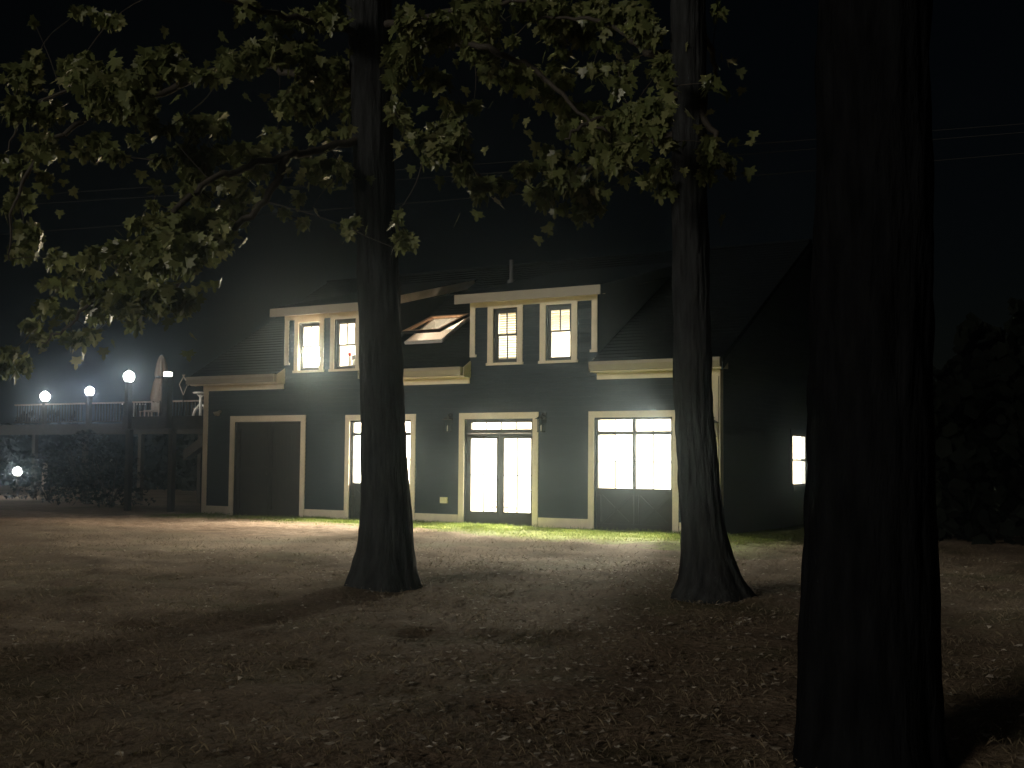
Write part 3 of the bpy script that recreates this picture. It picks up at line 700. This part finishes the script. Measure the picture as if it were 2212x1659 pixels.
# ------------------------------------------------------------------ TREES
def leaf_geo(mb, c, size, droop, yaw, roll):
    pts = [(0, 0), (.18, -.06), (.42, -.10), (.34, .12), (.62, .30), (.36, .36), (.40, .52), (.14, .50), (.17, .78), (.0, 1.0),
           (-.17, .78), (-.14, .50), (-.40, .52), (-.36, .36), (-.62, .30), (-.34, .12), (-.42, -.10), (-.18, -.06)]
    cd, sd, cy, sy, cr, sr = math.cos(droop), math.sin(droop), math.cos(yaw), math.sin(yaw), math.cos(roll), math.sin(roll)
    cup = random.uniform(-.35, .35); vs = []
    for x, y in [(0, .34)] + pts:
        zz = cup*abs(x)*.6 - .25*cup*y*y
        x, zz = x*cr - zz*sr, x*sr + zz*cr
        a, b = y*cd + zz*sd, -y*sd + zz*cd      # tip direction: out and down
        vs.append((c[0]+size*(a*cy - x*sy), c[1]+size*(a*sy + x*cy), c[2]+size*b))
    n = len(pts)
    mb.add(vs, [(0, 1+i, 1+(i+1) % n) for i in range(n)])
def trunk_mesh(name, prof, Z, parent, top, flare=(5, .16), extra=None):
    """prof: (picture y, left x, right x) measured down the trunk"""
    m = MB(); n = 64; rings = []
    pts = []
    for py, l, r in prof:
        c = at((l+r)/2, py, Z); pts.append((c, (r-l)/2/FPX*Z))
    c0, r0 = pts[0]; drift = (pts[0][0]-pts[1][0])/(pts[0][0].z-pts[1][0].z)
    k = top-c0.z
    pts = [(c0+drift*k, r0*.45), (c0+drift*k*.6, r0*.72), (c0+drift*k*.25, r0*.92)] + pts
    pts = pts[::-1]
    zz = pts[0][0].z; steps = []
    while zz < pts[-1][0].z:
        steps.append(zz); zz += .045 if zz < 3 else .1
    vs = []
    for z_ in steps:
        i = 0
        while i < len(pts)-2 and pts[i+1][0].z < z_: i += 1
        a, b = pts[i], pts[i+1]; f = (z_-a[0].z)/(b[0].z-a[0].z); f = min(1, max(0, f))
        p1 = pts[max(i-1, 0)]; p2 = pts[min(i+2, len(pts)-1)]
        c = a[0].lerp(b[0], f); rr = a[1]+(b[1]-a[1])*f
        h = z_-pts[0][0].z
        fl = max(0, 1-h/.9)**2
        for j in range(n):
            w = 2*math.pi*j/n
            q = rr*(1 + fl*flare[1]*math.cos(w*flare[0]+.7) + .035*math.sin(w*2+z_))
            rid = noise.noise(Vector((math.cos(w)*7, math.sin(w)*7, z_*1.6)))*.034 + abs(noise.noise(Vector((math.cos(w)*14+5, math.sin(w)*14, z_*3.2))))*.018
            q += rid
            vs.append((c.x+q*math.cos(w), c.y+q*math.sin(w), z_))
    k = len(steps)
    m.add(vs, [(i*n+j, i*n+(j+1) % n, (i+1)*n+(j+1) % n, (i+1)*n+j) for i in range(k-1) for j in range(n)] + [tuple(range((k-1)*n, k*n))], True)
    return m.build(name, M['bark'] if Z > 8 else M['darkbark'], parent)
Z1, Z2, Z3 = 14.1, 13.2, 6.0
P1 = [(0, 752, 842), (300, 763, 848), (500, 770, 855), (700, 776, 864), (900, 781, 871), (1040, 783, 879), (1130, 781, 886), (1190, 774, 892), (1230, 762, 899), (1262, 750, 908), (1295, 738, 922), (1320, 720, 940)]
P2 = [(0, 1450, 1522), (500, 1454, 1527), (800, 1457, 1533), (900, 1462, 1538), (1050, 1470, 1552), (1145, 1475, 1564), (1200, 1474, 1580), (1250, 1468, 1603), (1285, 1450, 1628), (1310, 1428, 1655), (1335, 1405, 1690)]
P3 = [(0, 1775, 2000), (500, 1768, 2000), (1000, 1757, 2005), (1180, 1750, 2008), (1300, 1738, 2014), (1450, 1733, 2018), (1560, 1728, 2024), (1640, 1715, 2038), (1700, 1690, 2070), (1745, 1650, 2110)]
T1 = empty('maple_tree', at(828, 1290, Z1)); tag(T1, 'maple left of the french doors, its flared trunk hiding part of the lit window door', 'tree', 'big yard trees')
T2 = empty('maple_tree', at(1535, 1305, Z2)); tag(T2, 'maple standing in front of the right corner of the house', 'tree', 'big yard trees')
T3 = empty('shade_tree', at(1875, 1700, Z3)); tag(T3, 'nearest and thickest black trunk at the right, cut off by the bottom of the picture', 'tree', 'big yard trees')
def unparent_loc(o, t): o.location = -t.location
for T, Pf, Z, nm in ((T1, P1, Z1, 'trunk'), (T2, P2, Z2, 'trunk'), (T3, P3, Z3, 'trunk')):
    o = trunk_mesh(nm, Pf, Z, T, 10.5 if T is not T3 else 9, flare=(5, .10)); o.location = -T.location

LB1 = [[(800, 300, 14.1), (690, 322, 13.6), (620, 335, 13.2), (540, 360, 12.8), (466, 384, 12.5), (380, 450, 12.2), (300, 540, 12), (220, 630, 12.1), (150, 700, 12.3), (90, 740, 12.6)],
       [(795, 180, 14.1), (660, 170, 14.6), (560, 140, 15), (430, 160, 15.2), (300, 165, 15.4), (170, 190, 15.3), (60, 240, 15.2), (10, 330, 15.1)],
       [(795, 80, 14.1), (680, 50, 13.4), (560, 20, 12.8), (400, -30, 12.2)],
       [(820, 130, 14.1), (920, 105, 13.7), (1020, 100, 13.4), (1120, 130, 13), (1200, 190, 12.7), (1260, 250, 12.5), (1320, 290, 12.4)],
       [(815, 240, 14.1), (900, 290, 14.4), (960, 310, 14.6), (1000, 350, 14.7), (1060, 400, 14.8)],
       [(810, 60, 14.1), (940, 30, 13.6), (1080, 10, 13.4), (1250, -30, 13)],
       [(620, 335, 13.2), (580, 420, 13), (500, 500, 13), (440, 560, 13), (380, 620, 13.1), (260, 680, 13.2)],
       [(430, 160, 15.2), (330, 210, 14.9), (200, 250, 14.6), (90, 330, 14.4), (30, 440, 14.4), (20, 560, 14.4)]]
LB2 = [[(1490, 120, 13.2), (1400, 110, 13.7), (1330, 60, 14), (1260, 40, 14.3), (1150, 40, 14.5)],
       [(1490, 270, 13.2), (1380, 320, 13.6), (1300, 350, 13.9), (1230, 400, 14.2), (1180, 440, 14.4)],
       [(1490, 200, 13.2), (1545, 290, 12.9), (1550, 340, 12.8)],
       [(1490, 200, 13.2), (1350, 240, 12.8), (1280, 260, 12.5), (1220, 300, 12.4)],
       [(1490, 40, 13.2), (1540, 120, 13.6), (1545, 180, 13.8)]]
C5 = [(1440,70,80,55),(1320,90,60,40),(1200,110,60,40),(1080,40,50,25),(350,50,60,20),(480,90,60,30),(150,100,15,15),(740,230,50,25),(700,280,90,60),(640,310,60,50),(330,300,70,60),(420,340,100,60),(520,370,100,60),(600,400,70,80),(150,270,40,40),(100,340,80,60),(1150,220,90,40),(1040,280,90,50),(1180,255,60,30),(870,330,50,30),(960,345,25,15),(1280,230,120,50),(1400,330,110,70),(1470,300,40,60),(1330,440,100,60),(1240,460,50,50),(1340,510,50,35),(1450,430,60,50),(1510,470,20,60),(420,450,60,50),(560,470,90,40),(520,490,50,25),(660,530,20,35),(60,480,60,50),(200,500,80,50),(730,560,35,18),(860,530,110,30),(820,600,40,20),(950,560,50,30),(420,620,70,35),(370,670,45,25),(180,640,80,50),(60,730,70,45),(190,770,35,30),(500,680,45,25),(700,700,45,25),(590,615,35,20),(800,670,50,30),(870,690,70,45),(1000,670,90,40),(1100,680,70,35),(1200,600,60,35),(1400,600,60,25),(1510,580,25,30),(1400,735,80,65),(1500,750,30,35),(1120,750,60,35),(1010,800,60,40),(860,740,70,50),(830,800,50,55),(880,860,40,40),(1030,870,50,55),(1040,945,40,45),(980,940,40,35),(680,810,20,18),(665,890,25,20),(80,870,60,45),(40,910,30,30),(1300,860,28,20),(1230,930,25,20),(1330,970,28,18),(1520,990,28,38),(800,930,60,35),(740,960,80,35),(900,980,80,60),(960,1050,45,50),(850,1080,110,60),(700,1050,90,50),(600,975,35,25),(640,1100,80,50),(520,1090,60,40),(420,1120,60,40),(250,1130,60,35),(130,1020,60,50),(80,1110,55,35),(340,1190,55,35),(700,1150,110,50),(600,1170,70,40),(800,1140,55,45),(560,1230,90,35),(450,1280,70,45),(440,1340,65,45),(560,1330,80,45),(700,1290,90,50),(800,1310,55,50),(680,1340,25,28),(590,1400,25,25),(250,1240,70,25),(200,1330,60,25),(300,1370,40,20),(150,1420,40,25),(330,1480,60,35),(180,1480,30,25),(410,1450,28,18),(50,1600,60,35),(40,1540,40,20),(110,1580,30,20)]
C6 = [(280,100,60,60),(330,180,80,55),(300,250,60,50),(250,330,80,70),(220,400,50,50),(210,450,40,30),(430,200,60,40),(530,130,70,60),(620,60,100,60),(700,80,70,70),(700,170,80,70),(480,190,60,40),(440,110,40,40),(640,290,60,35),(730,310,55,70),(720,390,50,45),(780,420,50,28),(880,430,75,65),(870,370,50,40),(440,440,65,55),(910,50,60,50),(980,70,60,40),(1050,30,100,40),(1080,140,80,60),(1180,80,100,60),(1250,130,60,60),(1300,60,100,60),(1360,130,40,65),(1450,80,100,60),(1550,100,80,80),(1600,180,65,60),(1200,180,80,50),(1250,220,60,40),(1340,240,50,20),(1090,230,55,35),(1120,300,50,25),(1080,380,50,30),(850,215,35,20),(970,400,45,35),(1010,480,55,35),(1030,520,60,35),(1090,560,55,35),(1120,440,65,35),(1290,380,75,35),(1440,360,50,25),(1450,450,80,25),(1440,510,50,25),(1670,370,50,75),(1695,480,28,60),(1200,600,95,50),(1160,680,55,60),(1250,660,60,50),(1310,620,60,60),(1400,680,80,60),(1350,720,80,55),(1270,740,60,50),(1500,640,110,65),(1600,600,80,60),(1670,640,45,60),(1520,770,75,55),(1620,700,50,45),(1695,780,35,28),(1060,830,55,35),(1100,870,50,35),(1260,830,45,45),(1400,830,75,45),(1380,890,80,35),(1450,900,55,28),(900,930,35,55),(980,920,50,35),(1150,950,110,55),(1170,1000,60,55),(700,1010,70,40),(680,1060,35,25),(800,1010,60,25),(1010,1060,75,45),(1030,1110,45,28),(1270,1050,75,45),(1260,1150,80,42),(1660,920,50,45),(1580,990,50,25),(1680,1040,45,25),(230,620,55,50),(200,590,28,45),(270,670,30,35),(530,600,45,55),(640,580,45,28),(500,700,85,38),(560,740,55,35),(440,720,55,35),(370,770,55,45),(440,820,55,55),(365,880,25,15),(530,800,45,55),(580,870,45,45),(580,920,45,35),(560,970,15,15),(310,735,35,15),(230,790,14,20),(230,1160,18,14),(230,1210,18,18),(270,1300,45,45),(225,1355,14,20),(1940,860,60,50),(1915,940,45,28),(2000,870,38,28),(1930,780,30,30),(1930,450,25,50),(1980,60,25,40)]
blobs = [(x/2.016, y/2.016, rx/2.016, ry/2.016) for x, y, rx, ry in C5] + [(768+x/2.520, y/2.520, rx/2.520, ry/2.520) for x, y, rx, ry in C6]
random.seed(21)
leaves = {1: MB(), 2: MB()}; twigs = {1: MB(), 2: MB()}
limbs = {1: [[at(*p) for p in l] for l in LB1], 2: [[at(*p) for p in l] for l in LB2]}
def smooth(pl, k=6):
    out = []
    for i in range(len(pl)-1):
        p0, p1, p2, p3 = pl[max(i-1, 0)], pl[i], pl[i+1], pl[min(i+2, len(pl)-1)]
        for j in range(k):
            t_ = j/k
            out.append(.5*((2*p1)+(p2-p0)*t_+(2*p0-5*p1+4*p2-p3)*t_*t_+(3*p1-p0-3*p2+p3)*t_**3))
    return out+[pl[-1]]
nodesL = {}
for k, ls in limbs.items():
    nodesL[k] = []
    for l in ls:
        sm = smooth(l)
        for p in sm[2:-1]: p += Vector((random.uniform(-.025, .025), 0, random.uniform(-.03, .03)))
        n = len(sm); twigs[k].tube(sm, [.042*(1-i/n)**.8+.006 for i in range(n)], 8)
        nodesL[k] += sm[5:]
def put_leaf(k, c, size=None):
    leaf_geo(leaves[k], c, size or random.uniform(.09, .17), R(random.gauss(62, 22)), random.uniform(0, 2*math.pi), R(random.gauss(0, 28)))
bl = []
for (x, y, rx, ry) in blobs:
    k = 1 if x < 1190 else 2
    Z = (13.4 if k == 1 else 13.3) + 1.3*math.sin(x*.011+1) + .9*math.cos(y*.013+x*.004) + random.uniform(-.3, .3)
    c = at(x, y, Z); bl.append((min((p-c).length for p in nodesL[k]), x, y, rx, ry, k, Z))
bl.sort()
for (_d, x, y, rx, ry, k, Z) in bl:
    c = at(x, y, Z)
    # twig from the nearest limb point
    q = min(nodesL[k], key=lambda p: (p-c).length)
    dist = (q-c).length
    mid = q.lerp(c, .5) + Vector((random.uniform(-.1, .1)*dist, random.uniform(-.1, .1)*dist, random.uniform(-.02, .06)*dist))
    tw = smooth([q, mid, c], 5); n = len(tw); nodesL[k].append(c)
    twigs[k].tube(tw, [.005*(1-i/n)+.002 for i in range(n)], 5)
    area_ = rx*ry*math.pi
    cnt = max(3, int(area_/40))
    for _ in range(cnt):
        u = [max(-1, min(1, random.gauss(0, .5))) for _q in range(3)]
        lc = at(x+u[0]*rx, y+u[1]*ry-6, Z+u[2]*max(rx, ry)/FPX*Z*1.3)
        put_leaf(k, lc)
# sparse dimmer leaves deeper in the crowns, above and behind
for _ in range(420):
    k = 1 if random.random() < .6 else 2
    p = random.choice(nodesL[k]); c = p + Vector((random.uniform(-.4, .4), random.uniform(-.3, .9), random.uniform(-.25, .2)))
    put_leaf(k, c)
for k, T in ((1, T1), (2, T2)):
    o = leaves[k].build('crown', M['leaf'], T); o.location = -T.location
    o = twigs[k].build('limbs', M['twig'], T); o.location = -T.location
# limbs of the nearest tree, above the picture
m = MB()
for a, s in ((0, 1), (1.3, .8), (2.6, 1), (4.0, .9), (5.2, .8)):
    b = at(1885, -180, Z3) + Vector((0, 0, random.uniform(0, 1.5)))
    m.tube([b, b+Vector((math.cos(a)*.6, math.sin(a)*.6, .7))*s, b+Vector((math.cos(a)*1.6, math.sin(a)*1.6, 1.9))*s, b+Vector((math.cos(a)*2.8, math.sin(a)*2.8, 2.6))*s], [.14, .10, .06, .02], 8)
o = m.build('limbs', M['twig'], T3); o.location = -T3.location

# unseen maple added at left to keep the moon off the deck end
T_SHADE = empty('maple_tree', (-21.5, 16.6, .05)); tag(T_SHADE, 'added maple, unseen outside the picture, that shades the deck end of the house', 'tree', 'big yard trees')
m = MB(); m.tube([(0, 0, -.2), (0, 0, .3), (.1, 0, 2), (.15, .1, 4.5), (0, .1, 8)], [.6, .36, .3, .26, .1], 16)
for i in range(9):
    a = i*2.4; m.tube([(.1, .05, 2.6+i*.5), (math.cos(a)*1.6, math.sin(a)*1.6, 3.8+i*.6), (math.cos(a)*3.6, math.sin(a)*3.6, 4.2+i*.6)], [.12, .07, .02], 7)
part('trunk', m, 'bark', T_SHADE)
m = MB()
for _ in range(4200):
    a, e, r = random.uniform(0, 6.28), random.uniform(-1, 1), random.random()**.45
    q = math.sqrt(max(0, 1-e*e)); n_ = 1+.3*noise.noise(Vector((math.cos(a)*2, math.sin(a)*2, e*2)))
    leaf_geo(m, (4.9*r*q*math.cos(a)*n_, 4.9*r*q*math.sin(a)*n_, 5.6+4.3*e*r), random.uniform(.22, .38), R(random.gauss(55, 25)), random.uniform(0, 6.28), R(random.gauss(0, 28)))
part('crown', m, 'leaf', T_SHADE)

# ------------------------------------------------------------------ overhead wires
def wire(p0, p1, sag, label, r=.005):
    a, b = at(*p0), at(*p1); n = 60; pts = []
    for i in range(n+1):
        f = i/n; p = a.lerp(b, f); p.z -= sag*4*f*(1-f); pts.append(p)
    m = MB(); m.tube(pts, r, 6); o = m.build('overhead_wire', M['wire']); tag(o, label, 'wire', 'wires crossing behind the maples')
wire((-700, 470, 24), (2700, 230, 15), .05, 'highest thin wire, passing behind the maple leaves')
wire((-700, 484, 24.2), (2700, 246, 15.1), .10, 'middle wire, close under the highest one')
wire((-700, 556, 24), (2700, 290, 15), .05, 'lowest wire, running just above the dormers')

# ------------------------------------------------------------------ shrubs under the deck
def shrub(x, y, w, h, label, seed):
    random.seed(seed); c = hw(x, y, 0); t = empty('shrub', c); tag(t, label, 'shrub', 'shrubs by the deck')
    m = MB()
    for _ in range(700):
        a = random.uniform(0, 6.28); e = random.random(); r = w*(random.random()**.4)*math.sqrt(max(.05, 1-(e*1.0)**2.2))
        r *= 1+.3*noise.noise(Vector((math.cos(a)*2+seed, math.sin(a)*2, e*3)))
        p = (r*math.cos(a), r*math.sin(a), h*e+.08)
        leaf_geo(m, p, random.uniform(.08, .14), random.uniform(-.3, 1.4), random.uniform(0, 6.28), random.uniform(-.6, .6))
    part('foliage', m, 'bush', t)
    m = MB()
    for i in range(6): a = i*1.05; m.tube([(0, 0, -.05), (w*.3*math.cos(a), w*.3*math.sin(a), h*.4), (w*.6*math.cos(a), w*.6*math.sin(a), h*.8)], [.025, .015, .006], 6)
    part('stems', m, 'twig', t)
shrub(-13.2, 1.0, 1.0, 1.7, 'dark shrub below the front corner of the deck', 3)
shrub(-15.6, 2.2, 1.2, 2.1, 'dark rounded shrub in the middle of the row under the deck', 4)
shrub(-18.6, 3.2, 1.3, 1.5, 'low dark shrub between the ground lamp and the deck corner', 5)

# ------------------------------------------------------------------ dark wood added behind the house to hide the moonlit far ground
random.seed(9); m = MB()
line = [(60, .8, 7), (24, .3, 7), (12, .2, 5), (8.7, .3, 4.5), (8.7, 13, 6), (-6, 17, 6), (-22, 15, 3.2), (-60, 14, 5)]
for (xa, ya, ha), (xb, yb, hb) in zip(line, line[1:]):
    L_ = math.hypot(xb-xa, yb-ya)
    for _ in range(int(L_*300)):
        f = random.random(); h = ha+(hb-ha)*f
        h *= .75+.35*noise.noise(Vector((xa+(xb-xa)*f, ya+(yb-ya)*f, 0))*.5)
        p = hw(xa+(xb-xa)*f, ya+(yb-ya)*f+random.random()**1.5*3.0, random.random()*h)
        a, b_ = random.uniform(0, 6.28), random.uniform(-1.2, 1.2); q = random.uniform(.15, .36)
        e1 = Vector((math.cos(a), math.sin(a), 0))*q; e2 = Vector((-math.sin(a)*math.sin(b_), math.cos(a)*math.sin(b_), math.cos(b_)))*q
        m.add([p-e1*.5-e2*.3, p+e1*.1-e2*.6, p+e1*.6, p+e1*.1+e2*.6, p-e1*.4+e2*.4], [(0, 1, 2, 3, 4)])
tag(m.build('added_dark_wood', M['wood']), 'near-black wood added behind the house to keep the far ground dark', 'trees', kind='stuff')

# ------------------------------------------------------------------ grass and litter
random.seed(5)
def blade(m, x, y, z, h, w, lean, a):
    dx, dy = math.cos(a)*w, math.sin(a)*w; lx, ly = math.cos(a+1.57)*lean, math.sin(a+1.57)*lean
    m.add([(x-dx, y-dy, z-.005), (x+dx, y+dy, z-.005), (x+lx*.4, y+ly*.4, z+h*.6), (x+lx, y+ly, z+h)], [(0, 1, 2), (0, 2, 3)])
m = MB(); n = 0
while n < 26000:
    hx = random.uniform(-8.6, 6.5); hy = -.06-abs(random.gauss(0, 1.5))*(.55+.45*max(0, min(1, (hx+3)/7)))*1.0
    if hy < -3.6: continue
    v = noise.noise(Vector((hx*.9, hy*1.6, 2)))
    if v < -.12 and random.random() < .85: continue
    if hx < -5 and random.random() < .6: continue
    p = hw(hx, hy, 0); z = ground_z(p.x, p.y)
    blade(m, p.x, p.y, z, random.uniform(.02, .065)*(1 if hy < -.2 else 1.3), random.uniform(.002, .005), random.uniform(.0, .05), random.uniform(0, 6.28)); n += 1
tag(m.build('lawn_grass', M['grass']), 'bright green grass strip along the foot of the house', 'grass', kind='stuff')
m = MB(); n = 0
while n < 30000:
    y = 4.5+18*random.random()**1.1; x = random.uniform(-.5, .5)*y*.95
    hx, hy = to_house((x, y, 0))
    if hy > -.5: continue
    if hx < 0 and -6 < hy < -1.5 and random.random() < .8: n += 1; continue
    if noise.noise(Vector((x*.8, y*.8, 5))) < -.1 and random.random() < .8: n += 1; continue
    blade(m, x, y, ground_z(x, y), random.uniform(.015, .05), random.uniform(.002, .004), random.uniform(.01, .06), random.uniform(0, 6.28)); n += 1
tag(m.build('dry_grass', M['drygrass']), 'thin dry brown grass scattered over the bare yard', 'grass', kind='stuff')
m = MB()
for _ in range(5200):
    y = 5+14*random.random(); x = random.gauss(.06*y, .17*y) if random.random() < .7 else random.uniform(-.45, .45)*y
    hx, hy = to_house((x, y, 0))
    if hy > -2.2: continue
    s = random.uniform(.010, .036); z = ground_z(x, y)+.006; a = random.uniform(0, 6.28); k = random.randint(4, 6); t1, t2 = random.uniform(-.7, .7), random.uniform(-.7, .7)
    m.add([(x+s*math.cos(a+i*6.28/k)*(1 if i % 2 else .65), y+s*math.sin(a+i*6.28/k), z+abs(s*(t1*math.cos(a+i*6.28/k)+t2*math.sin(a+i*6.28/k)))) for i in range(k)], [tuple(range(k))])
tag(m.build('leaf_litter', M['litter']), 'pale curled fallen leaves scattered on the bare ground', 'leaves', kind='stuff')

# ------------------------------------------------------------------ haze added in place of camera bloom and veiling glare
hz = MB(); hz.box(-70, 70, -10, 95, -1.6, 14)
hm = bpy.data.materials.new('bloom_haze'); hm.use_nodes = True; N = hm.node_tree.nodes; N.clear()
ho = N.new('ShaderNodeOutputMaterial'); hv = N.new('ShaderNodeVolumePrincipled')
HAZE = .0029
hv.inputs['Color'].default_value = (.62, .82, 1, 1); hv.inputs['Density'].default_value = HAZE; hv.inputs['Anisotropy'].default_value = .962
hm.node_tree.links.new(hv.outputs[0], ho.inputs['Volume'])
hz = hz.build('haze', hm); tag(hz, 'thin haze added to imitate camera bloom around the lights', 'haze', kind='stuff')

# ------------------------------------------------------------------ sky, moonlight, camera
w = bpy.data.worlds.new('World'); S.world = w; w.use_nodes = True; N = w.node_tree.nodes
sky = N.new('ShaderNodeTexSky'); sky.sky_type = 'NISHITA'; sky.sun_disc = False
SUN_EL, SUN_AZ = R(13), R(219)      # azimuth clockwise from +Y: behind the camera, to the left
sky.sun_elevation = SUN_EL; sky.sun_rotation = SUN_AZ
w.node_tree.links.new(sky.outputs[0], N['Background'].inputs[0]); N['Background'].inputs[1].default_value = .00018
l = bpy.data.lights.new('moonlight', 'SUN'); l.energy = .46; l.angle = R(12); l.color = (1, .89, .72)
o = bpy.data.objects.new('moonlight', l); col.objects.link(o)
d = Vector((math.sin(SUN_AZ)*math.cos(SUN_EL), math.cos(SUN_AZ)*math.cos(SUN_EL), math.sin(SUN_EL)))
o.rotation_euler = d.to_track_quat('Z', 'Y').to_euler(); o.location = (3, -5, 6)

cd = bpy.data.cameras.new('camera'); cam = bpy.data.objects.new('camera', cd); col.objects.link(cam)
cd.sensor_width = 36; cd.lens = 36*FPX/2212; cd.clip_start = .05; cd.clip_end = 2000
from mathutils import Matrix
rotm = Matrix((r2, u2, -fw)).transposed()
cam.matrix_world = Matrix.Translation(CAM) @ rotm.to_4x4()
S.camera = cam
S.view_settings.view_transform = 'Standard'; S.view_settings.look = 'None'; S.view_settings.gamma = 1; S.view_settings.exposure = 1.0
c = S.cycles
c.use_denoising = True
try: c.denoiser = 'OPENIMAGEDENOISE'
except Exception: pass
c.max_bounces = 8; c.diffuse_bounces = 4; c.glossy_bounces = 3; c.transparent_max_bounces = 12; c.volume_bounces = 1; c.sample_clamp_indirect = 4
c.use_light_tree = True
